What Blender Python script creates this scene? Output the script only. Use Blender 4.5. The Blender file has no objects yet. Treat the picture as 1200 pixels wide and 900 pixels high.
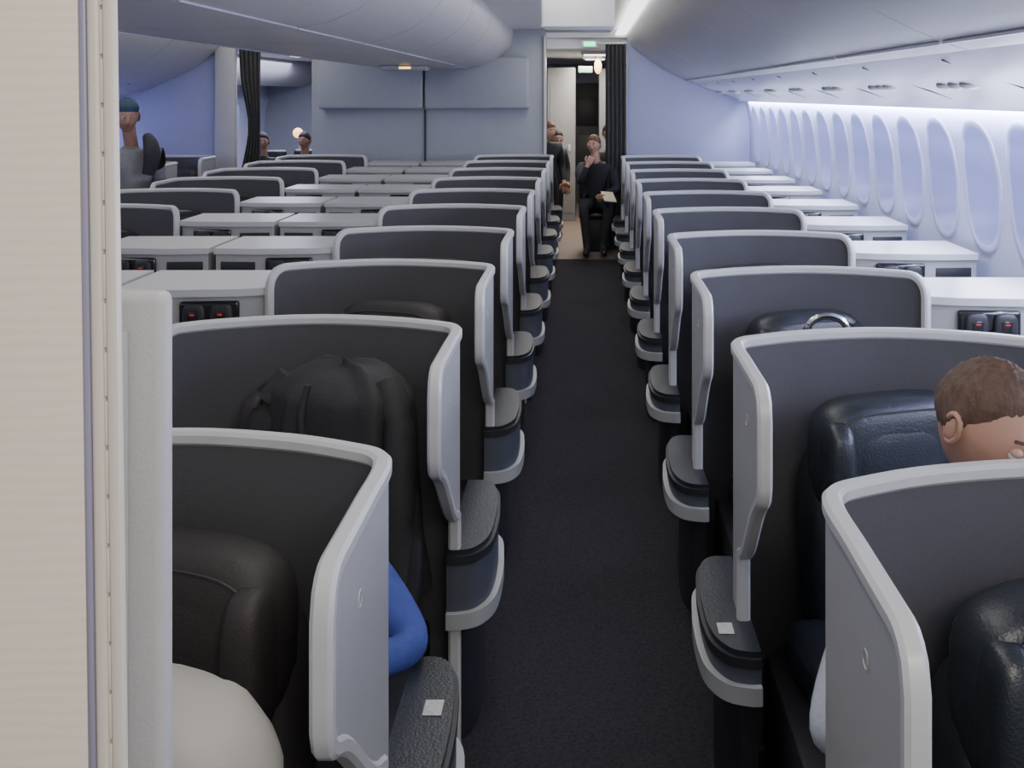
import bpy, bmesh, math, random
from mathutils import Vector, Matrix, Euler
random.seed(4)
D=bpy.data; scene=bpy.context.scene; COL=scene.collection
EYE=1.88

# ---------------------------------------------------------------- materials
def mat(name,col,rough=.5,metal=0,noise=0,nscale=40,bump=0,bscale=200,emit=None,es=0,coat=0,spec=.5,stretch=None):
    m=D.materials.new(name); m.use_nodes=True; nt=m.node_tree; b=nt.nodes['Principled BSDF']
    b.inputs['Base Color'].default_value=(*col,1); b.inputs['Roughness'].default_value=rough
    b.inputs['Metallic'].default_value=metal; b.inputs['Specular IOR Level'].default_value=spec
    b.inputs['Coat Weight'].default_value=coat
    if emit: b.inputs['Emission Color'].default_value=(*emit,1); b.inputs['Emission Strength'].default_value=es
    tc=nt.nodes.new('ShaderNodeTexCoord'); mp=nt.nodes.new('ShaderNodeMapping'); nt.links.new(tc.outputs['Object'],mp.inputs['Vector'])
    if stretch: mp.inputs['Scale'].default_value=stretch
    if noise:
        n=nt.nodes.new('ShaderNodeTexNoise'); n.inputs['Scale'].default_value=nscale; n.inputs['Detail'].default_value=4
        nt.links.new(mp.outputs[0],n.inputs['Vector'])
        mx=nt.nodes.new('ShaderNodeMix'); mx.data_type='RGBA'
        mx.inputs['A'].default_value=(*[max(0,c*(1-noise)) for c in col],1); mx.inputs['B'].default_value=(*[min(1,c*(1+noise)) for c in col],1)
        nt.links.new(n.outputs['Fac'],mx.inputs['Factor']); nt.links.new(mx.outputs['Result'],b.inputs['Base Color'])
    if bump:
        n=nt.nodes.new('ShaderNodeTexNoise'); n.inputs['Scale'].default_value=bscale; n.inputs['Detail'].default_value=3
        nt.links.new(mp.outputs[0],n.inputs['Vector'])
        bp=nt.nodes.new('ShaderNodeBump'); bp.inputs['Strength'].default_value=bump; bp.inputs['Distance'].default_value=.004
        nt.links.new(n.outputs['Fac'],bp.inputs['Height']); nt.links.new(bp.outputs[0],b.inputs['Normal'])
    return m
M={}
M['shell']=mat('shell_grey_plastic',(.38,.385,.38),.42,noise=.05,nscale=25,bump=.15,bscale=500)
M['rim']=mat('rim_light_plastic',(.52,.525,.52),.32,noise=.03)
M['char']=mat('charcoal_fabric',(.084,.084,.089),.85,noise=.25,nscale=350,bump=.4,bscale=600,spec=.25)
M['leather']=mat('black_leather',(.018,.022,.027),.33,noise=.2,nscale=30,bump=.3,bscale=180)
M['brown']=mat('dark_brown_leather',(.028,.024,.023),.6,noise=.2,nscale=30,bump=.3,bscale=160)
M['seam']=mat('seam_thread',(.03,.03,.033),.6)
M['pod']=mat('pod_navy_plastic',(.07,.078,.10),.5,bump=.1)
M['dark']=mat('dark_plastic',(.020,.020,.024),.5)
M['bump']=mat('bumper_light',(.36,.37,.37),.35)
M['label']=mat('label_white',(.42,.42,.40),.6,noise=.4,nscale=120)
M['blackgl']=mat('gloss_black',(.008,.008,.01),.15,coat=.5)
M['screen']=mat('handset_screen',(.02,.1,.15),.3,emit=(.25,.7,1),es=1.2)
M['red']=mat('red_led',(.3,.02,.02),.3,emit=(1,.08,.05),es=.25)
M['carpet']=mat('carpet_charcoal',(.034,.032,.037),.95,noise=.75,nscale=90,bump=.9,bscale=300,spec=.1)
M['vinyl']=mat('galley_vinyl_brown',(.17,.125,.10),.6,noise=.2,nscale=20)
M['bin']=mat('bin_plastic',(.47,.465,.475),.36,noise=.02)
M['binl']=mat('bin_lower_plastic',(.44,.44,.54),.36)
M['ceil']=mat('ceiling_panel',(.72,.71,.70),.5)
M['bulk']=mat('bulkhead_laminate',(.33,.35,.385),.5,noise=.05,nscale=12)
M['bulkv']=mat('bulkhead_laminate_led_tint',(.34,.36,.52),.5,noise=.05,nscale=12)  # same laminate with the violet LED glow put into its base colour
M['line']=mat('dark_gap',(.04,.04,.05),.7)
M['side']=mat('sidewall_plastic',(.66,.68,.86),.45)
M['pane']=mat('window_dimmed_pane',(.20,.21,.42),.2,emit=(.42,.46,1.0),es=.50)
M['wrec']=mat('window_reveal',(.60,.62,.84),.45)
M['curt']=mat('curtain_grey',(.06,.06,.062),.9,bump=.4)
M['green']=mat('exit_green',(.05,.5,.2),.4,emit=(.1,1,.45),es=3)
M['warm']=mat('warm_sign',(.8,.5,.2),.4,emit=(1,.55,.2),es=3)
M['lamp']=mat('lamp_white',(.9,.9,.9),.4,emit=(1,.98,.94),es=3)
M['galley']=mat('galley_dark',(.06,.058,.058),.6)
M['lavw']=mat('lavatory_panel',(.22,.22,.23),.5,noise=.05,nscale=10)
M['cloth_white']=mat('shirt_white',(.5,.52,.58),.85,bump=.4,bscale=60)
M['cloth_blue']=mat('shirt_blue',(.045,.075,.30),.85,noise=.25,nscale=30,bump=.7,bscale=40)
M['cloth_black']=mat('clothes_black',(.018,.019,.026),.85,bump=.4,bscale=60)
M['cloth_grey']=mat('clothes_grey',(.20,.205,.22),.85,noise=.2,bump=.4,bscale=60)
M['jacket']=mat('jacket_black',(.026,.025,.027),.75,noise=.2,nscale=20,bump=.4,bscale=90)
M['pants']=mat('trousers_dark',(.022,.023,.030),.85,bump=.3)
M['shoe']=mat('shoe_black',(.012,.012,.013),.35)
M['skin']=mat('skin_light',(.44,.25,.18),.5,noise=.08,nscale=30)
M['skin2']=mat('skin_tan',(.36,.20,.14),.5,noise=.08,nscale=30)
M['lip']=mat('lips',(.34,.14,.11),.45)
M['eye']=mat('eye_white',(.7,.7,.7),.2)
M['iris']=mat('iris_dark',(.02,.015,.01),.2)
M['hair_br']=mat('hair_brown',(.095,.055,.036),.7,noise=.7,nscale=70,bump=1,bscale=140,stretch=(1,1,.3))
M['hair_dk']=mat('hair_dark',(.012,.01,.01),.6,noise=.4,nscale=90,bump=1,bscale=150)
M['hair_red']=mat('hair_auburn',(.14,.065,.035),.6,noise=.4,nscale=90,bump=1,bscale=150)
M['beanie']=mat('beanie_navy',(.03,.055,.095),.9,bump=.6,bscale=120)
M['duvet']=mat('duvet_cream',(.40,.38,.335),.85,noise=.06,nscale=8,bump=.4,bscale=30)
M['paper']=mat('paper_cream',(.8,.7,.5),.7)
M['chrome']=mat('chrome',(.6,.6,.62),.15,metal=1)
def wavy(name,c1,c2):
    m=D.materials.new(name); m.use_nodes=True; nt=m.node_tree; b=nt.nodes['Principled BSDF']; b.inputs['Roughness'].default_value=.5
    tc=nt.nodes.new('ShaderNodeTexCoord'); w=nt.nodes.new('ShaderNodeTexWave'); w.wave_type='BANDS'; w.bands_direction='Z'
    w.inputs['Scale'].default_value=26; w.inputs['Distortion'].default_value=7; w.inputs['Detail'].default_value=3; w.inputs['Detail Scale'].default_value=.6
    mp=nt.nodes.new('ShaderNodeMapping'); mp.inputs['Scale'].default_value=(.5,1,1)
    nt.links.new(tc.outputs['Object'],mp.inputs[0]); nt.links.new(mp.outputs[0],w.inputs['Vector'])
    r=nt.nodes.new('ShaderNodeValToRGB'); r.color_ramp.elements[0].color=(*c1,1); r.color_ramp.elements[1].color=(*c2,1)
    nt.links.new(w.outputs['Fac'],r.inputs[0]); nt.links.new(r.outputs[0],b.inputs['Base Color'])
    return m
M['cream']=wavy('cream_laminate',(.77,.69,.565),(.80,.725,.61))
M['creamt']=mat('cream_trim',(.66,.60,.52),.4)
M['lav']=mat('trim_lavender_metal',(.34,.32,.42),.35,metal=.3)
M['part']=mat('partition_grey',(.42,.42,.42),.5,noise=.04,nscale=60,bump=.2)
M['seamg']=mat('hinge_grey',(.32,.31,.31),.5)

# ---------------------------------------------------------------- mesh builder
class MB:
    def __init__(s): s.v=[]; s.f=[]; s.m=[]; s.mats=[]
    def mi(s,k):
        if k not in s.mats: s.mats.append(k)
        return s.mats.index(k)
    def add(s,vs,fs,k):
        o=len(s.v); s.v+= [tuple(v) for v in vs]
        for i,f in enumerate(fs):
            s.f.append([a+o for a in f]); s.m.append(s.mi(k if isinstance(k,str) else k[i]))
    def rbox(s,c,d,k,bev=.01,seg=2,rot=(0,0,0)):
        bm=bmesh.new(); bmesh.ops.create_cube(bm,size=1); bmesh.ops.scale(bm,vec=d,verts=bm.verts)
        if bev>0: bmesh.ops.bevel(bm,geom=bm.edges[:],offset=min(bev,min(d)*.49),segments=seg,profile=.5,affect='EDGES')
        R=Euler(rot).to_matrix(); c=Vector(c)
        bm.verts.index_update()
        s.add([R@v.co+c for v in bm.verts],[[v.index for v in f.verts] for f in bm.faces],k); bm.free()
    def sup(s,c,r,k,e=.35,e2=None,rot=(0,0,0),nu=28,nv=16):
        e2=e if e2 is None else e2
        sp=lambda a,p: math.copysign(abs(a)**p,a)
        R=Euler(rot).to_matrix(); c=Vector(c); vs=[];fs=[]
        for j in range(nv+1):
            ph=-math.pi/2+math.pi*j/nv
            for i in range(nu):
                th=2*math.pi*i/nu
                vs.append(R@Vector((r[0]*sp(math.cos(ph),e)*sp(math.cos(th),e2),r[1]*sp(math.cos(ph),e)*sp(math.sin(th),e2),r[2]*sp(math.sin(ph),e)))+c)
        for j in range(nv):
            for i in range(nu):
                fs.append([j*nu+i,j*nu+(i+1)%nu,(j+1)*nu+(i+1)%nu,(j+1)*nu+i])
        s.add(vs,fs,k)
    def prism(s,poly,z0,z1,k,axis='z'):
        n=len(poly)
        if axis=='z': vs=[(p[0],p[1],z0) for p in poly]+[(p[0],p[1],z1) for p in poly]
        else: vs=[(p[0],z0,p[1]) for p in poly]+[(p[0],z1,p[1]) for p in poly]
        fs=[[i,(i+1)%n,(i+1)%n+n,i+n] for i in range(n)]+[list(range(n))[::-1],list(range(n,2*n))]
        s.add(vs,fs,k)
    def tube(s,pts,r,k,n=8,closed=False):
        pts=[Vector(p) for p in pts]; N=len(pts); vs=[];fs=[]
        for i,p in enumerate(pts):
            a=pts[(i-1)%N] if (closed or i>0) else p; b=pts[(i+1)%N] if (closed or i<N-1) else p
            t=(b-a).normalized(); up=Vector((0,0,1)) if abs(t.z)<.9 else Vector((1,0,0))
            x=t.cross(up).normalized(); y=x.cross(t)
            rr=r[i] if isinstance(r,(list,tuple)) else r
            for j in range(n):
                an=2*math.pi*j/n; vs.append(p+(x*math.cos(an)+y*math.sin(an))*rr)
        for i in range(N if closed else N-1):
            for j in range(n):
                i2=(i+1)%N
                fs.append([i*n+j,i*n+(j+1)%n,i2*n+(j+1)%n,i2*n+j])
        if not closed: fs+= [list(range(n))[::-1],[ (N-1)*n+j for j in range(n)]]
        s.add(vs,fs,k)
    def mesh(s,name,flip=1,ang=38):
        me=D.meshes.new(name)
        vs=[(v[0]*flip,v[1],v[2]) for v in s.v]; fs=s.f if flip==1 else [f[::-1] for f in s.f]
        me.from_pydata(vs,[],fs)
        for k in s.mats: me.materials.append(M[k])
        me.polygons.foreach_set('material_index',s.m); 
        me.polygons.foreach_set('use_smooth',[True]*len(me.polygons)); me.update()
        bm=bmesh.new(); bm.from_mesh(me); bmesh.ops.recalc_face_normals(bm,faces=bm.faces); bm.to_mesh(me); bm.free()
        me.set_sharp_from_angle(angle=math.radians(ang))
        return me
    def obj(s,name,loc=(0,0,0),flip=1,ang=38,parent=None):
        o=D.objects.new(name,s.mesh(name,flip,ang)); o.location=loc; COL.objects.link(o)
        if parent: o.parent=parent
        return o
def box(name,x0,x1,y0,y1,z0,z1,k,bev=0,seg=2):
    b=MB(); b.rbox((0,0,0),(x1-x0,y1-y0,z1-z0),k,bev,seg)
    return b.obj(name,((x0+x1)/2,(y0+y1)/2,(z0+z1)/2))
def catmull(P,n):
    out=[]; P=[Vector(p) for p in P]
    for i in range(len(P)-1):
        p0=P[max(i-1,0)];p1=P[i];p2=P[i+1];p3=P[min(i+2,len(P)-1)]
        for k in range(n):
            t=k/n; out.append(.5*((2*p1)+(p2-p0)*t+(2*p0-5*p1+4*p2-p3)*t*t+(3*p1-p0-3*p2+p3)*t**3))
    out.append(P[-1]); return out

# ---------------------------------------------------------------- seat unit (u = away from aisle = +x, toward camera = -y)
TOP=1.19
def seat_builder(lk,pod,du=0.0,laby=0,legv=.17,label=True):
    b=MB()
    path=catmull([(.90,-.05,0),(.86,.0,0),(.76,.06,0),(.60,.115,0),(.42,.135,0),(.22,.10,0),(.08,.045,0),(.02,.005,0),(0,-.06,0),(0,-.2,0),(0,-.36,0),(0,-.5,0)],7)
    N=len(path); S=[0]
    for i in range(1,N): S.append(S[-1]+(path[i]-path[i-1]).length)
    L=S[-1]
    i15=next(i for i in range(N//2,N) if path[i].y<=-legv and path[i].x<.01)
    def zt(i):
        z=TOP; s=S[i]; r=.09
        if s<r: z-= r-math.sqrt(max(0,r*r-(r-s)**2))
        e=L-s; r=.07
        if e<r: z-= r-math.sqrt(max(0,r*r-(r-e)**2))
        return z
    def zb(i):
        if i<i15: return .02
        v=-path[i].y; t=min(1,max(0,(v-legv)/(.5-legv))); 
        z=.66+.25*(t*t*(3-2*t)); e=L-S[i]; r=.05
        if e<r: z+= r-math.sqrt(max(0,r*r-(r-e)**2))
        return z
    nrm=[]
    for i in range(N):
        t=(path[min(i+1,N-1)]-path[max(i-1,0)]).normalized(); n=Vector((-t.y,t.x,0))
        if n.dot(path[i]-Vector((.45,-.35,0)))<0: n=-n
        nrm.append(n)
    h=.011; K=6
    for side,k in ((1,'shell'),(-1,'char')):
        vs=[];fs=[]
        for i in range(N):
            z0,z1=zb(i),zt(i)
            for j in range(K+1):
                p=path[i]+nrm[i]*h*side; vs.append((p.x,p.y,z0+(z1-z0)*j/K))
        for i in range(N-1):
            for j in range(K): fs.append([i*(K+1)+j,(i+1)*(K+1)+j,(i+1)*(K+1)+j+1,i*(K+1)+j+1])
        b.add(vs,fs,k)
    B=[]
    for z in (.55,.8,1.0): B.append((0,z))
    for i in range(N): B.append((i,zt(i)))
    zz=zb(N-1); ztN=zt(N-1)
    for k in (1,2): B.append((N-1,ztN+(zz-ztN)*k/3))
    for i in range(N-1,i15-1,-1): B.append((i,zb(i)))
    B+= [(i15,.62),(i15,.5),(i15,.3),(i15,.1),(i15,.0)]
    P3=[Vector((path[i].x,path[i].y,z)) for i,z in B]; Nn=[nrm[i] for i,z in B]
    w=.0175; dep=.030; vs=[];fs=[];ring=8
    for a,p in enumerate(P3):
        t=(P3[min(a+1,len(P3)-1)]-P3[max(a-1,0)]).normalized(); n=Nn[a]
        d=n.cross(t).normalized()
        if a==0: ref=d if d.dot(Vector((-1,0,0)))>0 else -d
        else: ref=d if d.dot(ref)>0 else -d
        d=ref; q=.007
        for (sn,sd) in ((1,q),(1,dep-q),(1-q/w,dep),(-1+q/w,dep),(-1,dep-q),(-1,q),(-1+q/w,0),(1-q/w,0)):
            vs.append(p+n*w*sn+d*(sd-.004))
    for a in range(len(P3)-1):
        for j in range(ring): fs.append([a*ring+j,a*ring+(j+1)%ring,(a+1)*ring+(j+1)%ring,(a+1)*ring+j])
    fs.append(list(range(ring))); b.add(vs,fs,'rim')
    b.tube([(-.0125,-.30+.014*math.cos(a*math.pi/6),1.06+.014*math.sin(a*math.pi/6)) for a in range(12)],.0010,'rim',5,True)
    far,near,pz,bz=pod
    def outl(o):
        ctrl=[(.02,far),(-.05-o*.6,far+o*.3),(-.09-o,far-.06),(-.105-o,far-.18),(-.11-o,(far-near)/2),(-.108-o,-near+.16),(-.095-o,-near+.08-o*.3),(-.06-o*.7,-near+.02-o*.7),(-.01,-near-o),(.02,-near-o)]
        return [(p.x,p.y) for p in catmull([(x,y,0) for x,y in ctrl],4)]
    b.prism(outl(-.05),0,bz+.02,'dark'); b.prism(outl(-.006),bz,pz-.04,'pod'); b.prism(outl(.012),bz-.02,bz+.025,'bump')
    b.prism(outl(.0),pz-.04,pz-.015,'dark'); b.prism(outl(-.010),pz-.015,pz,'leather')
    if label: b.add([(-.075,laby-.028,pz+.0015),(-.035,laby-.028,pz+.0015),(-.035,laby+.028,pz+.0015),(-.075,laby+.028,pz+.0015)],[[0,1,2,3]],'label')
    rz=-.28
    b.rbox((.44,-.45,.17),(.72,.86,.32),'dark',.02)
    b.rbox((.43,-.36,.40),(.56,.58,.15),lk,.05,4,rot=(0,0,-rz*.5))
    b.sup((.40+du,.0,.63),(.27,.095,.30),lk,.45,.5,rot=(-.10,0,-rz))
    hc=Vector((.385+du,-.045,.885))
    b.sup(hc,(.235,.085,.165),lk,.5,.55,rot=(-.06,0,-rz))
    R=Matrix.Rotation(-rz,3,'Z')
    b.sup(hc+Vector((0,-.035,0)),(.17,.055,.12),lk,.6,.6,rot=(-.06,0,-rz))
    for sx in (-.19,.19):
        b.sup(hc+R@Vector((sx,-.05,-.01)),(.045,.07,.13),lk,.6,.7,rot=(-.06,0,-rz+sx*1.2))
    sp=lambda q,p: math.copysign(abs(q)**p,q)
    pts=[R@Vector((.205*sp(math.cos(2*math.pi*a/40),.5),-.068,.137*sp(math.sin(2*math.pi*a/40),.5)))+hc for a in range(40)]
    b.tube(pts,.003,'seam',5,True)
    b.rbox((.80,-.42,.50),(.12,.62,.10),'pod',.03,3)
    b.rbox((.80,-.42,.27),(.10,.60,.40),'dark',.01)
    # console
    b.prism([(.92,.36),(.92,-.02),(1.02,-.055),(1.30,-.075),(1.50,-.06),(1.50,.36)],.0,1.075,'shell')
    b.prism([(.905,.375),(.905,-.035),(1.01,-.07),(1.30,-.092),(1.505,-.075),(1.505,.375)],1.075,1.105,'rim')
    b.prism([(.915,.37),(.915,-.028),(1.01,-.062),(1.30,-.083),(1.503,-.067),(1.503,.37)],.84,.848,'line')
    b.rbox((1.125,-.069,.985),(.235,.03,.145),'blackgl',.012,3,rot=(0,0,-.07))
    for uu in (1.072,1.18):
        b.sup((uu,-.088-(uu-1.12)*.07,.985),(.045,.016,.064),'dark',.5,.6,rot=(0,0,-.07),nu=20,nv=12)
        b.rbox((uu,-.103-(uu-1.12)*.07,.98),(.040,.008,.085),'blackgl',.003,2,rot=(0,0,-.07))
    b.rbox((1.072,-.1065,.965),(.024,.004,.035),'screen',0,rot=(0,0,-.07))
    b.rbox((1.072,-.1065,1.010),(.018,.004,.006),'red',0); b.rbox((1.18,-.114,1.010),(.018,.004,.006),'red',0)
    b.rbox((1.385,-.068,1.005),(.18,.012,.062),'dark',.005,2,rot=(0,0,.07))
    b.rbox((1.385,-.073,.97),(.19,.012,.010),'rim',.003,2,rot=(0,0,.07))
    b.rbox((1.20,-.42,.30),(.58,.62,.58),'shell',.03,3)
    b.rbox((1.20,-.42,.60),(.56,.60,.02),'rim',.008)
    return b
def meshes(label):
    a=seat_builder('brown',(.42,.13,.57,.37),0,.22,.10,label); c=seat_builder('leather',(.20,.34,.49,.385),.04,-.22,.17,label)
    return a.mesh('airline_seat_mesh_a',flip=-1), c.mesh('airline_seat_mesh_b',flip=1)
near_m=meshes(True); far_m=meshes(False)
XL,XR,CX=-.38,.42,-1.9
YL0,YR0=1.97,1.79
def inst(me,x,y):
    o=D.objects.new('airline_seat',me); o.location=(x,y,0); COL.objects.link(o)
for n in range(10):
    e=.05 if n==9 else 0
    inst((near_m if n<1 else far_m)[0],XL,YL0+1.1*n-e); inst(far_m[1],2*CX-XL,YL0+1.1*n-e)
    inst((near_m if n<2 else far_m)[1],XR,YR0+1.1*n); inst(far_m[0],2*CX-XR,YR0+1.1*n)

# ---------------------------------------------------------------- room shell
YB=12.35; YE=18.5
box('floor',-6.1,2.3,-1.5,YE,-.05,0,'carpet')
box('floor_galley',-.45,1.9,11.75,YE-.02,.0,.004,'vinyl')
box('ceiling',-6.1,2.3,-1.5,YB+.08,2.68,2.74,'ceil')
box('ceiling_aft',-6.1,2.3,YB+.085,YE,2.45,2.74,'ceil')
box('wall_aft',-6.1,2.3,YE,YE+.05,0,2.7,'bulk')
def mx(p): return [(2*CX-x,z) for x,z in p]
sp_=[(1.93,1.80),(1.965,1.65),(1.985,1.45),(1.99,1.2),(1.985,.8),(1.97,.3),(1.95,0)]
def strip(name,prof,y0,y1,k,th=.03,sgn=1):
    b=MB(); p=[(x,z) for x,z in prof]+[(x+sgn*th,z) for x,z in reversed(prof)]
    b.prism(p,y0,y1,k,axis='y'); return b.obj(name)
strip('wall_right',[(1.99,2.7),(1.94,1.84)]+sp_,-1.5,YE,'side')
strip('wall_left',mx([(1.99,2.7),(1.94,1.84)]+sp_),-1.5,YE,'side',sgn=-1)
def wallx(z):
    for (x1,z1),(x2,z2) in zip(sp_,sp_[1:]):
        if z2<=z<=z1: return x1+(x2-x1)*(z1-z)/(z1-z2)
    return 1.93
def window(i,side):
    b=MB(); n=48
    def loop(w,h,off,zc=1.43):
        out=[]
        for a in range(n):
            th=2*math.pi*a/n; e=.85
            c,s=math.cos(th),math.sin(th)
            y=w*math.copysign(abs(c)**e,c); z=zc+h*math.copysign(abs(s)**e,s)
            out.append((wallx(z)-off,y+.10*(z-zc),z))
        return out
    L=[loop(.250,.345,-.003),loop(.240,.335,.003),loop(.225,.320,.004),loop(.212,.305,.0035),loop(.200,.292,.002)]
    vs=sum(L,[]); fs=[]
    for k in range(4):
        for a in range(n): fs.append([k*n+a,k*n+(a+1)%n,(k+1)*n+(a+1)%n,(k+1)*n+a])
    b.add(vs,fs,'wrec')
    m=10; pv=[];pf=[]
    for r in range(m+1):
        t=1-r/m
        pv+=loop(.200*t+1e-4,.292*t+1e-4,.002)
    for r in range(m):
        for a in range(n): pf.append([r*n+a,r*n+(a+1)%n,(r+1)*n+(a+1)%n,(r+1)*n+a])
    b.add(pv,pf,'pane')
    fl=1; loc=(0,1.2+.56*i,0)
    if side=='l': fl=-1; loc=(2*CX,1.2+.56*i,0)
    b.obj('window_%d'%(i+1+(30 if side=='l' else 0)),loc,flip=fl,ang=70)
for i in range(20): window(i,'r')
for i in range(10,20): window(i,'l')
for i in range(21,29): window(i,'l')
# overhead bins
rb=[(.50,2.68),(.50,2.58),(.55,2.50),(.64,2.41),(.78,2.30),(.95,2.19),(1.12,2.105),(1.27,2.045),(1.31,2.035),(1.33,2.06),(1.33,2.68)]
cb=[(-.874,2.68),(-.874,2.57),(-.90,2.48),(-.98,2.385),(-1.10,2.30),(-1.25,2.235),(-1.42,2.205),(-1.6,2.20)]
cb=cb+[(2*CX-x,z) for x,z in reversed(cb)]
def bins(name,prof,y0,seglen,num,edge):
    for i in range(num):
        b=MB(); b.prism(prof,y0+i*seglen,y0+(i+1)*seglen-.012,'bin',axis='y')
        for (x0,z0) in edge:  # hinge lip along the door edge
            b.rbox((x0,y0+(i+.5)*seglen,z0),(.016,seglen-.03,.012),'binl',.004)
        b.obj(name)
bins('overhead_bin',rb,.55,1.475,8,[(1.22,2.060)])
bins('overhead_bin',mx(rb)[::-1],.55,1.475,8,[])
bins('centre_overhead_bin',cb,.55,1.475,8,[(-1.40,2.207),(-2.40,2.207)])
b=MB(); b.prism(mx([(.95,2.44),(1.0,2.25),(1.12,2.12),(1.31,2.035),(1.33,2.44)])[::-1],YB+.1,YE,'bin',axis='y'); b.obj('overhead_bin')
psu=[(1.305,2.037),(1.40,1.985),(1.52,1.945),(1.65,1.91),(1.77,1.865),(1.85,1.815),(1.885,1.81),(1.90,1.88),(1.60,2.0),(1.335,2.08)]
for nm,pr in (('service_panel',psu),('service_panel',mx(psu)[::-1])):
    b=MB(); b.prism(pr,.55,YB-.005,'binl',axis='y')
    sgn=1 if pr is psu else -1
    for i in range(10):
        y=2.2+1.1*i
        for dy in (-.14,0,.14):
            b.sup((1.60 if sgn==1 else 2*CX-1.60,y+dy,1.925),(.045,.05,.020),'bin',1,nu=14,nv=8)
        b.rbox((1.60 if sgn==1 else 2*CX-1.60,y+.55,1.926),(.55,.010,.008),'line',.002,rot=(0,.33*sgn,0))
    b.obj(nm)
box('cove_lamp',.36,.485,.6,YB-.02,2.605,2.625,'lamp',.005)
box('cove_lamp',2*CX-.485,2*CX-.40,.6,YB-.02,2.60,2.625,'lamp',.005)
b=MB(); b.rbox((-.05,7.1,2.505),(.50,.30,.34),'ceil',.02,3); b.rbox((-.05,7.1,2.34),(.46,.28,.03),'bin',.01); b.rbox((-.05,6.945,2.35),(.50,.012,.012),'binl',.003); b.obj('ceiling_monitor_housing')
b=MB(); b.rbox((0,0,0),(.50,.25,.05),'bin',.015,3); b.rbox((.02,-.127,-.002),(.12,.006,.022),'warm',.002); b.obj('seatbelt_sign',(-1.92,10.9,2.174))

b=MB(); b.rbox((0,0,1.34),(2.83,.08,2.68),'bulk',.005); b.obj('wall_bulkhead_centre',(-1.885,YB+.04,0))
b=MB()
b.rbox((-.635,0,0),(1.25,.15,.62),'bulk',.03,3); b.rbox((.635,0,0),(1.25,.15,.62),'bulk',.03,3)
b.obj('bulkhead_cabinet',(-1.93,YB-.078,2.03))
b=MB(); b.rbox((0,0,0),(.022,.02,1.7),'line',.002); b.obj('trim_31',(-1.93,YB-.012,.86))
b=MB(); b.rbox((0,0,0),(.03,.05,2.6),'rim',.008); b.obj('trim_32',(-.49,YB-.02,1.3))
box('wall_bulkhead_right',.50,1.985,YB,YB+.08,0,2.68,'bulkv')
box('wall_bulkhead_left',2*CX-1.985,-4.30,YB,YB+.08,0,2.68,'bulkv')
box('trim_33',-4.44,-4.19,YB-.10,YB-.005,0,2.6,'part',.02)
box('trim_34',-.47,.50,YB,YB+.08,2.58,2.68,'ceil'); box('trim_35',-4.30,-3.30,YB,YB+.08,2.50,2.68,'ceil')
def curtain(name,x0,x1,y,z0,z1,pinch=None,waves=5,amp=.025):
    b=MB(); nx=60;nz=14; vs=[];fs=[]
    for j in range(nz+1):
        z=z0+(z1-z0)*j/nz
        sh=1 if not pinch else 1-.45*math.exp(-((z-pinch)/.45)**2)
        for i in range(nx+1):
            t=i/nx; x=x1-(x1-x0)*(1-t)*sh
            vs.append((x,y+amp*math.sin(t*waves*2*math.pi+.3*math.sin(z*3)),z))
    for j in range(nz):
        for i in range(nx): fs.append([j*(nx+1)+i,j*(nx+1)+i+1,(j+1)*(nx+1)+i+1,(j+1)*(nx+1)+i])
    b.add(vs,fs,'curt'); b.tube([(x0-.1,y,z1+.005),(x1,y,z1+.005)],.012,'rim'); b.obj(name)
curtain('curtain',.24,.49,YB-.06,.03,2.50)
curtain('curtain',-4.16,-3.90,YB-.06,.03,2.46,pinch=1.5)
box('galley_block',-3.15,-.62,YB+1.6,YB+3.6,0,2.44,'part',.01)
b=MB(); b.rbox((0,0,1.1),(1.2,1.6,2.2),'galley',.02); b.rbox((-.605,-.2,1.1),(.02,.7,1.9),'part',.01); b.rbox((0,-.805,1.25),(1.0,.02,.7),'part',.01); b.rbox((0,-.815,1.7),(.9,.02,.08),'rim',.01); b.obj('galley_cabinet',(1.25,YB+2.2,0))
b=MB(); b.rbox((0,0,1.15),(.42,.9,2.3),'lavw',.02); b.rbox((0,-.455,1.1),(.34,.015,1.95),'lavw',.01); b.rbox((.12,-.47,1.1),(.03,.02,.10),'rim',.005); b.obj('lavatory_cabin',(-.36,YB+3.4,0))
b=MB(); b.rbox((0,0,1.15),(.50,.9,2.3),'lavw',.02); b.rbox((0,-.455,1.1),(.40,.015,1.95),'lavw',.01); b.rbox((-.14,-.47,1.1),(.03,.02,.10),'rim',.005); b.obj('lavatory_cabin',(.46,YB+3.9,0))
b=MB(); b.rbox((0,0,1.05),(1.0,.05,2.1),'galley',.01); b.rbox((0,-.03,1.6),(.5,.02,.5),'dark',.01); b.rbox((0,-.035,.8),(.5,.02,.8),'dark',.01); b.obj('galley_door',(.0,YE-.6,0))
def sign(x,y,z,w=.20):
    b=MB(); b.rbox((0,0,0),(w,.05,.09),'rim',.01); b.rbox((0,-.027,0),(w*.7,.006,.055),'green',.002); b.obj('exit_sign',(x,y,z))
sign(.05,YB-.03,2.50); sign(.0,YB+2.2,2.25)
for (x,y) in ((.12,YB+1.0),(.14,YB+2.6),(-3.8,YB+1.5)):
    b=MB(); b.rbox((0,0,0),(.35,.5,.04),'ceil',.01); b.rbox((0,0,-.022),(.28,.42,.012),'lamp',.004); b.obj('ceiling_lamp',(x,y,2.43))
b=MB(); b.sup((0,0,0),(.05,.04,.10),'warm',1); b.tube([(0,0,.0),(0,.02,.13)],.012,'rim'); b.rbox((0,.02,.14),(.12,.12,.03),'rim',.01); b.obj('reading_lamp',(.17,YB+1.45,2.27))

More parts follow.
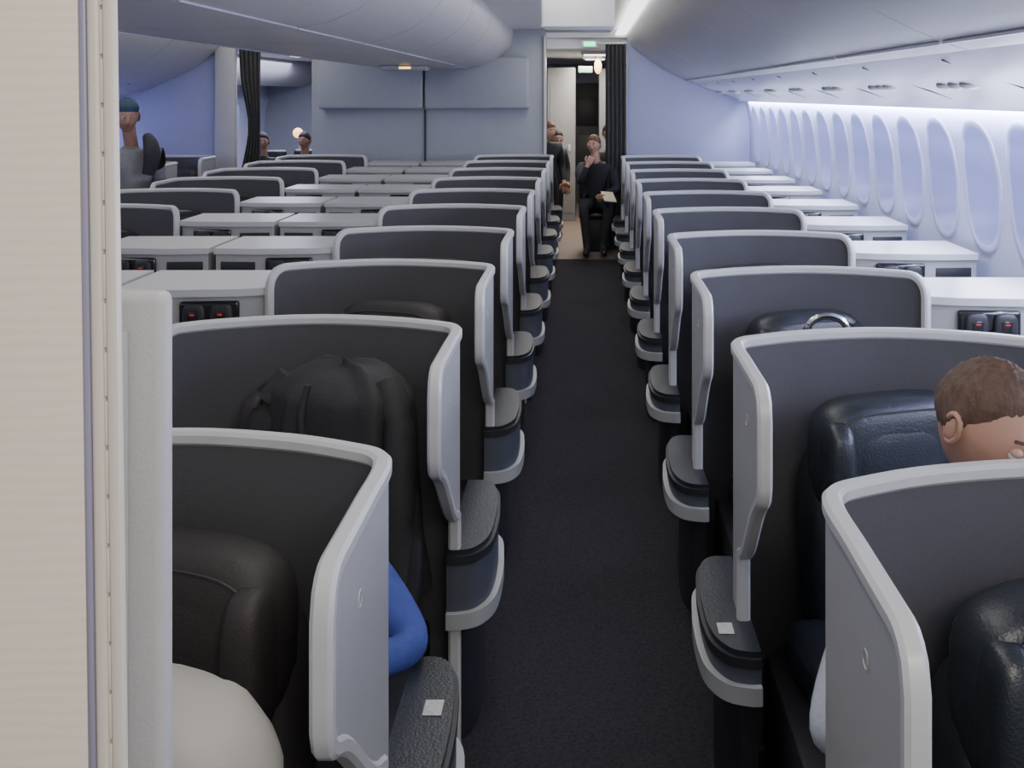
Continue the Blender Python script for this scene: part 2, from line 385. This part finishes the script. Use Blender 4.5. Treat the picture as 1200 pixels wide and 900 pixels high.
# left foreground cabinet wall (near camera), leaning very slightly with the cabin curve
tilt=math.radians(-.8)
def lean(o): o.rotation_euler=(0,tilt,0); o.location=(1.9*math.sin(-tilt)+.003,0,0)
b=MB(); b.rbox((-1.05,.965,1.36),(1.164,.05,2.64),'cream',.002); lean(b.obj('wall_closet'))
b=MB()
b.rbox((-.4645,.9475,1.36),(.007,.017,2.64),'lav',.002)
b.rbox((-.455,.947,1.36),(.012,.016,2.64),'creamt',.004,3)
b.rbox((-.4478,.949,1.36),(.0030,.010,2.64),'seamg',0)
b.rbox((-.4410,.9455,1.36),(.011,.012,2.64),'creamt',.003)
for i in range(56): b.rbox((-.4478,.9435,.10+.045*i),(.0028,.006,.041),'creamt',.001)
lean(b.obj('trim_36'))
b=MB(); b.rbox((-.80,1.105,.84),(.704,.03,1.66),'part',.012,4); b.rbox((-.83,1.086,.83),(.69,.010,1.60),'part',.004)
b.obj('seat_partition')

# duvet on first left seat
b=MB()
b.sup((-.72,1.50,.74),(.26,.21,.28),'duvet',.8,.8,nu=40,nv=28)
b.sup((-.655,1.46,.88),(.215,.14,.180),'duvet',.85,.9,rot=(.3,.3,.2),nu=40,nv=28)
me=b.obj('duvet')
tx=D.textures.new('dv','CLOUDS'); tx.noise_scale=.12
md=me.modifiers.new('d','DISPLACE'); md.texture=tx; md.strength=.025
# jacket draped over the second left headrest
b=MB(); nu,nv=90,26; vs=[];fs=[]
for j in range(nv+1):
    t=j/nv; z=1.10-.62*t**1.15
    grow=min(1,(t/.16))**.5 if t>0 else 0
    w=(.20+.045*t)*grow; dp=(.13+.03*t)*grow
    for i in range(nu):
        th=2*math.pi*i/nu
        f=.011*math.sin(th*7+2*math.sin(t*3))*min(1,t*3)+.008*math.sin(th*13+t*4)*min(1,t*2)
        sh=.025*math.exp(-((abs(math.cos(th))-.75)/.25)**2)*math.exp(-((t-.05)/.10)**2)
        c,s=math.cos(th),math.sin(th)
        x=(w+f)*math.copysign(abs(c)**.7,c); y=(dp+f)*math.copysign(abs(s)**.8,s)
        vs.append((x,y,z-.03*t*c+sh))
for j in range(nv):
    for i in range(nu): fs.append([j*nu+i,j*nu+(i+1)%nu,(j+1)*nu+(i+1)%nu,(j+1)*nu+i])
b.add(vs,fs,'jacket')
b.tube(catmull([(-.04,-.13,1.07),(-.05,-.15,.98),(-.03,-.165,.86),(-.035,-.175,.70)],5),[.010]*16,'jacket',8)
for sx in (-1,1): b.tube(catmull([(sx*.15,-.03,1.06),(sx*.205,-.07,.96),(sx*.225,-.10,.80),(sx*.215,-.12,.62),(sx*.21,-.13,.55)],4),.045,'jacket',14)
o=b.obj('jacket',(-.705,2.98,0),ang=80); o.rotation_euler=(0,0,-.25)
b=MB()
b.tube([(.075*math.cos(a*math.pi/14),0,.055*math.sin(a*math.pi/14)) for a in range(15)],.010,'chrome',8)
b.tube([(.064*math.cos(a*math.pi/14),0,.045*math.sin(a*math.pi/14)) for a in range(15)],.006,'dark',8)
b.sup((.075,0,-.02),(.016,.03,.035),'dark',.8); b.sup((-.075,0,-.02),(.016,.03,.035),'dark',.8)
b.obj('headphones',(.87,3.68,1.035))

# ---------------------------------------------------------------- people
def head(b,c,yaw,pitch,skin,hair,style='short',roll=0,sc=1.0):
    R=Matrix.Rotation(yaw,3,'Z')@Matrix.Rotation(pitch,3,'X')@Matrix.Rotation(roll,3,'Y'); c=Vector(c)
    T=lambda p: R@(Vector(p)*sc)+c
    g=lambda d,q,s: math.exp(-((d-Vector(q)).length/s)**2)
    nu,nv=64,48
    def rad(d):
        x,y,z=d.x*.076,d.y*.096,d.z*.118
        if d.z<0: x*=1-.28*(-d.z)**1.3; y*= 1-.12*(-d.z) if d.y<0 else 1-.35*(-d.z)
        p=Vector((x,y,z)); o=0
        o+=.024*g(d,(0,-1,-.16),.16)+.012*g(d,(0,-1,.05),.13)
        o-=.009*(g(d,(.36,-.93,.06),.2)+g(d,(-.36,-.93,.06),.2))
        o+=.005*(g(d,(.35,-.9,.28),.2)+g(d,(-.35,-.9,.28),.2))
        o+=.007*g(d,(0,-.93,-.45),.18)+.012*g(d,(0,-.75,-.8),.25)+.004*(g(d,(.55,-.8,-.2),.25)+g(d,(-.55,-.8,-.2),.25))
        return p+d*o
    def thr(d):
        f=-d.y
        if style=='recede':
            if f<-.1: return -.35
            return -.05+.80*f+.22*max(0,f+.2)*min(1,abs(d.x)*1.6)-.30*max(0,.1-f)
        if style=='beanie': return .20-.22*d.y
        return (-.40 if f<-.15 else -.05+.66*max(0,f)-.35*max(0,-f)*2)
    vs=[];dirs=[]
    for j in range(nv+1):
        ph=-math.pi/2+math.pi*j/nv
        for i in range(nu):
            th=2*math.pi*i/nu; dirs.append(Vector((math.cos(ph)*math.cos(th),math.cos(ph)*math.sin(th),math.sin(ph)))); vs.append(rad(dirs[-1]))
    fs=[];ks=[]
    for j in range(nv):
        for i in range(nu):
            f=[j*nu+i,j*nu+(i+1)%nu,(j+1)*nu+(i+1)%nu,(j+1)*nu+i]; fs.append(f)
            d=(dirs[f[0]]+dirs[f[2]]); d=d.normalized() if d.length>0 else dirs[f[0]]
            k=skin
            if abs(d.z+.45)<.06 and abs(d.x)<.24 and d.y<0: k='lip'
            if abs(d.z-.27)<.035 and .15<abs(d.x)<.55 and d.y<0 and style!='beanie': k=hair
            ks.append(k)
    b.add([T(v) for v in vs],fs,ks)
    th_=.009 if style=='recede' else .012 if style!='beanie' else .018
    hv=[]
    for d,v in zip(dirs,vs):
        e=d.z-thr(d); t=max(-.2,min(1,e/.30)); n=.0022*math.sin(d.x*31+d.z*17)*math.cos(d.y*27)+.0012*math.sin(d.x*67+d.y*53) if style!='beanie' else .0015*math.sin(math.atan2(d.y,d.x)*40)
        hv.append(T(v+d*(th_*t+ n*(t>0) -.002)))
    hf=[f for f in fs if all(dirs[a].z-thr(dirs[a])>-.10 for a in f)]
    b.add(hv,hf,hair)
    for sx in (-1,1):
        b.sup(T((.030*sx,-.083,.008)),(.0125*sc,)*3,'eye',1,nu=14,nv=10)
        b.sup(T((.031*sx,-.0935,.007)),(.0055*sc,.0035*sc,.0055*sc),'iris',1,nu=10,nv=6,rot=(pitch,0,yaw))
        b.sup(T((.030*sx,-.0845,.013)),(.0135*sc,.0125*sc,.009*sc),skin,1,nu=14,nv=8,rot=(pitch,0,yaw))
        pts=[T((sx*(.077+.010*math.sin(a*math.pi/9)),.012+.018*math.cos(a*math.pi/7+.4),-.008+.030*math.sin(a*math.pi/7+.4))) for a in range(14)]
        b.tube(pts,.0055*sc,skin,7,True)
        b.sup(T((.079*sx,.012,-.008)),(.006*sc,.014*sc,.026*sc),skin,1,nu=12,nv=8,rot=(pitch,0,yaw))
def skinmesh(pts,edges,rad,sub=2,root=0):
    me=D.meshes.new('tmp'); me.from_pydata(pts,edges,[]); o=D.objects.new('tmp',me); COL.objects.link(o)
    m=o.modifiers.new('s','SKIN'); m.use_smooth_shade=True
    sv=me.skin_vertices[0].data
    for i,r in enumerate(rad): sv[i].radius=(r,r) if not isinstance(r,tuple) else r; sv[i].use_root=(i==root)
    ss=o.modifiers.new('u','SUBSURF'); ss.levels=sub; ss.render_levels=sub
    dg=bpy.context.evaluated_depsgraph_get(); ev=o.evaluated_get(dg); em=ev.to_mesh()
    V=[v.co.copy() for v in em.vertices]; F=[list(p.vertices) for p in em.polygons]
    ev.to_mesh_clear(); D.objects.remove(o); D.meshes.remove(me)
    return V,F
def segd(p,a,b):
    ab=b-a; t=max(0,min(1,(p-a).dot(ab)/max(ab.length_squared,1e-9))); return (p-(a+ab*t)).length
def hand(b,wrist,dirv,nrmv,side,skin,curl=.5):
    d=Vector(dirv).normalized(); n=Vector(nrmv); n=(n-d*n.dot(d)).normalized(); x=d.cross(n).normalized()*side
    w=Vector(wrist)
    b.sup(w+d*.048,(.042,.016,.052),skin,.75,nu=18,nv=12,rot=Matrix((x,n,d)).transposed().to_euler())
    for k,(off,ln) in enumerate(((-.030,.068),(-.010,.078),(.011,.072),(.030,.056))):
        p=w+d*.088+x*off; q=[p-d*.02,p]; a=0
        for s in (.45,.32,.23):
            a+=curl; q.append(q[-1]+(d*math.cos(a)+n*math.sin(a))*ln*s)
        b.tube(q,[.009,.0095,.009,.008,.006],skin,8)
    p=w+d*.025-x*.035
    b.tube([p,p-x*.022+d*.02,p-x*.030+d*.045+n*.012,p-x*.024+d*.066+n*.02],[.012,.0115,.010,.007],skin,8)
def person(name,J,headc,yaw,pitch,skin='skin',hair='hair_dk',style='short',top='cloth_black',bot='pants',roll=0,hands=True,curl=.5,extra=None,sc=1.0):
    names=['pelvis','belly','chest','nb','neck','shL','elL','wrL','shR','elR','wrR','hipL','knL','anL','toL','hipR','knR','anR','toR']
    R=dict(pelvis=.135,belly=.125,chest=.145,nb=.085,neck=.056,sh=.082,el=.052,wr=.033,hip=.10,kn=.066,an=.046,to=.036)
    E=[('pelvis','belly',top),('belly','chest',top),('chest','nb',top),('nb','neck',skin)]
    for s in 'LR':
        E+=[('chest','sh'+s,top),('sh'+s,'el'+s,top),('el'+s,'wr'+s,top),('pelvis','hip'+s,bot),('hip'+s,'kn'+s,bot),('kn'+s,'an'+s,bot),('an'+s,'to'+s,'shoe')]
    idx={n:i for i,n in enumerate(names)}
    P=[Vector(J[n]) for n in names]
    rad=[R[n] if n in R else R[n[:2]] if n[:2] in R else R[n[:3]] for n in names]
    V,F=skinmesh(P,[(idx[a],idx[c]) for a,c,_ in E],rad)
    b=MB(); ks=[]
    for f in F:
        c=sum((V[i] for i in f),Vector())/len(f)
        best=min(E,key=lambda e: segd(c,P[idx[e[0]]],P[idx[e[1]]])-rad[idx[e[0]]]*.5); ks.append(best[2])
    b.add(V,F,ks)
    b.tube([Vector(J['neck'])+(Vector(headc)-Vector(J['neck']))*t for t in (-.6,.0,.6)],[.06,.054,.054],skin,14)
    head(b,headc,yaw,pitch,skin,hair,style,roll,sc)
    if hands:
        for s,sg in (('L',1),('R',-1)):
            w=Vector(J['wr'+s]); dv=w-Vector(J['el'+s]); hn=J.get('n'+s,(0,0,-1)); dv=Vector(J['d'+s]) if 'd'+s in J else dv
            b.tube([w-dv.normalized()*.04,w+dv.normalized()*.02],[.030,.026],skin,10)
            hand(b,w,dv,hn,sg,skin,curl)
    if extra: extra(b)
    return b.obj(name,ang=60)
def seatedJ(x,y,zs,f,lean=.0,hw=.19):
    c,s=math.cos(f),math.sin(f)
    def w(lx,ly,z): return (x+lx*c-ly*s, y+lx*s+ly*c, z)
    z=zs
    return dict(pelvis=w(0,0,z+.13),belly=w(0,-.02-lean*.3,z+.30),chest=w(0,-lean*.7,z+.48),nb=w(0,-lean,z+.60),neck=w(0,-lean-.01,z+.66),
      shL=w(hw,-lean*.8,z+.55),elL=w(hw+.07,-lean-.10,z+.30),wrL=w(hw-.05,-lean-.33,z+.24),
      shR=w(-hw,-lean*.8,z+.55),elR=w(-hw-.07,-lean-.10,z+.30),wrR=w(-hw+.05,-lean-.33,z+.24),
      hipL=w(.09,-.04,z+.11),knL=w(.13,-.45,z+.10),anL=w(.12,-.47,.09),toL=w(.13,-.60,.045),
      hipR=w(-.09,-.04,z+.11),knR=w(-.13,-.45,z+.10),anR=w(-.12,-.47,.09),toR=w(-.13,-.60,.045))
def standingJ(x,y,h,f,hw=.19):
    c,s=math.cos(f),math.sin(f); k=h/1.75
    def w(lx,ly,z): return (x+lx*c*k-ly*s*k, y+lx*s*k+ly*c*k, z*k)
    return dict(pelvis=w(0,0,.93),belly=w(0,0,1.10),chest=w(0,0,1.30),nb=w(0,0,1.42),neck=w(0,-.01,1.48),
      shL=w(hw,0,1.38),elL=w(hw+.06,.02,1.10),wrL=w(hw+.04,-.12,.88),shR=w(-hw,0,1.38),elR=w(-hw-.06,.02,1.10),wrR=w(-hw-.04,-.12,.88),
      hipL=w(.09,0,.90),knL=w(.10,-.02,.50),anL=w(.10,.02,.09),toL=w(.12,-.13,.04),hipR=w(-.09,0,.90),knR=w(-.10,-.02,.50),anR=w(-.10,.02,.09),toR=w(-.12,-.13,.04))

# near right passenger
J=seatedJ(.92,2.42,.45,.55,lean=.10)
J['elR']=(.478,2.08,.57); J['shR']=(.72,2.32,.89); J['wrR']=(.66,2.04,.60); J['chest']=(.88,2.32,.87); J['nb']=(.86,2.22,.99); J['neck']=(.85,2.18,1.07); J['shL']=(1.04,2.24,.92)
for s in 'LR':
    k=J['kn'+s]; J['kn'+s]=(k[0],max(k[1],2.08),k[2]); J['an'+s]=(k[0],2.08,.12); J['to'+s]=(k[0]+.03,2.03,.08)
J['wrL']=(.98,2.05,.72)
person('reading_man',J,(.808,2.07,1.222),.62,.50,'skin','hair_br','recede','cloth_white',sc=1.09)
# blue shirt passenger slumped behind first left shell
J=seatedJ(-.80,2.66,.40,-.35,lean=.22)
J['elL']=(-.385,2.37,.60); J['shL']=(-.60,2.56,.74); J['wrL']=(-.60,2.24,.60); J['chest']=(-.74,2.52,.74); J['nb']=(-.70,2.47,.85); J['neck']=(-.69,2.44,.90)
for s in 'LR':
    k=J['kn'+s]; J['kn'+s]=(k[0]-.05,max(k[1],2.26),k[2]); J['an'+s]=(k[0]-.05,2.25,.12); J['to'+s]=(k[0]-.08,2.20,.08)
J['wrR']=(-.85,2.28,.66)
person('sleeping_passenger',J,(-.69,2.37,.945),-.3,.5,'skin','hair_dk','short','cloth_blue')
# man seated at the end of the aisle
J=seatedJ(.13,YB+.05,.46,-.10,lean=.05)
J['elR']=(-.06,YB-.22,.84); J['wrR']=(.03,YB-.20,1.06); J['dR']=(.04,.02,.08); J['nR']=(.3,1,.1)
J['wrL']=(.22,YB-.36,.72); J['knR']=(-.02,YB-.40,.57); J['anR']=(.02,YB-.48,.10); J['toR']=(.0,YB-.62,.045); J['knL']=(.27,YB-.38,.57); J['anL']=(.20,YB-.44,.10); J['toL']=(.22,YB-.58,.045)
def pap(b):
    b.rbox((.27,YB-.42,.70),(.15,.20,.015),'paper',.003,rot=(.5,.1,.3))
person('seated_man',J,(.105,YB-.01,1.285),-.35,.08,'skin','hair_red','short','cloth_black',extra=pap,curl=.8)
def jump(x,y,z0):
    b=MB(); b.rbox((0,0,z0),(.42,.40,.07),'leather',.03,3); b.rbox((0,.22,z0+.31),(.42,.07,.55),'leather',.03,3); b.rbox((0,.0,(z0-.04)/2),(.30,.30,z0-.04),'dark',.02); b.obj('jump_seat',(x,y,0))
jump(.13,YB+.09,.44)
J=seatedJ(.33,YB+.85,.55,.1); person('seated_passenger',J,(.30,YB+.83,1.40),.2,.1,'skin2','hair_dk','short','cloth_black')
jump(.33,YB+.88,.52)
J=standingJ(-.50,YB+.60,1.56,.4); person('standing_passenger',J,(-.46,YB+.56,1.435),.6,.2,'skin','hair_red','short','cloth_black')
J=standingJ(-.44,YB+1.25,1.42,.2); person('standing_passenger',J,(-.38,YB+1.22,1.31),.3,.2,'skin2','hair_dk','short','cloth_black')
# left standing person with beanie
WX=.06
J=standingJ(-3.77+WX,8.35,1.76,.75)
J['elR']=(-3.93+WX,8.15,1.20); J['wrR']=(-3.75+WX,7.98,1.08)
def scarf(b):
    b.tube(catmull([(-3.66+WX,8.42,1.54),(-3.60+WX,8.34,1.48),(-3.56+WX,8.27,1.38),(-3.58+WX,8.24,1.24)],4),[.04,.045,.05,.055,.06,.062,.065,.065,.065,.06,.055,.05,.045],'cloth_black',14)
person('standing_woman',J,(-3.75+WX,8.24,1.715),.55,.22,'skin2','beanie','beanie','cloth_grey',extra=scarf,sc=1.12)
for (x,y,h,r) in ((-4.20,YB+1.0,'hair_dk',.3),(-3.72,YB+1.25,'hair_dk',-.2)):
    J=seatedJ(x,y,.46,r); person('seated_passenger',J,(x,y-.03,1.28),r,.1,'skin2',h,'short','cloth_black')
    b=MB(); b.rbox((0,0,.42),(.46,.46,.10),'leather',.04,3); b.rbox((0,.25,.78),(.46,.09,.75),'leather',.04,3); b.rbox((0,.0,.18),(.40,.36,.36),'dark',.02)
    b.rbox((-.26,0,.60),(.05,.4,.05),'pod',.02); b.rbox((.26,0,.60),(.05,.4,.05),'pod',.02); b.obj('aft_cabin_seat',(x,y+.02,0))
b=MB(); b.sup((0,0,0),(.07,.05,.07),'warm',1); b.tube([(0,.03,0),(0,.09,-.12),(0,.1,-.6)],.012,'rim'); b.rbox((0,.1,-.95),(.45,.12,.75),'part',.03); b.obj('reading_lamp',(-4.0,YB+1.9,1.36))

# ---------------------------------------------------------------- lights
def area(name,loc,rot,sx,sy,e,col):
    l=D.lights.new(name,'AREA'); l.shape='RECTANGLE'; l.size=sx; l.size_y=sy; l.energy=e; l.color=col
    o=D.objects.new(name,l); o.location=loc; o.rotation_euler=rot; COL.objects.link(o); return o
for x in (-.19,2*CX+.19):
    area('aisle_ceiling_light',(x,6.4,2.665),(0,0,0),.5,11.4,64,(1,.97,.94))
area('sidewall_wash_light',(1.905,6.4,1.835),(0,math.radians(-14),0),.03,11.4,165,(.60,.65,1))
area('sidewall_wash_light',(2*CX-1.905,6.4,1.835),(0,math.radians(14),0),.03,11.4,95,(.46,.49,1))
for i in range(10):
    area('window_daylight',(1.94,1.5+1.12*i,1.45),(0,math.radians(90),0),.36,.9,16 if i in (1,2,3) else 8,(.76,.81,1))
area('galley_ceiling_light',(.6,-.6,2.6),(math.radians(35),0,0),1.2,.6,50,(1,.94,.85))
area('aft_passage_light',(.1,YB+1.8,2.40),(0,0,0),.5,2.5,95,(1,.93,.80))
area('aft_left_light',(-4.3,YB+2.5,2.40),(0,0,0),1.5,3.5,170,(.74,.76,1))
w=D.worlds.new('world'); scene.world=w; w.use_nodes=True
w.node_tree.nodes['Background'].inputs[0].default_value=(.80,.82,.88,1); w.node_tree.nodes['Background'].inputs[1].default_value=.7

# ---------------------------------------------------------------- camera
cam=D.cameras.new('camera'); co=D.objects.new('camera',cam); COL.objects.link(co)
cam.sensor_width=36; cam.lens=36; cam.shift_x=-86/1200; cam.shift_y=-338/1200; cam.clip_start=.05
co.location=(0,0,EYE); co.rotation_euler=(math.radians(90),0,0); scene.camera=co
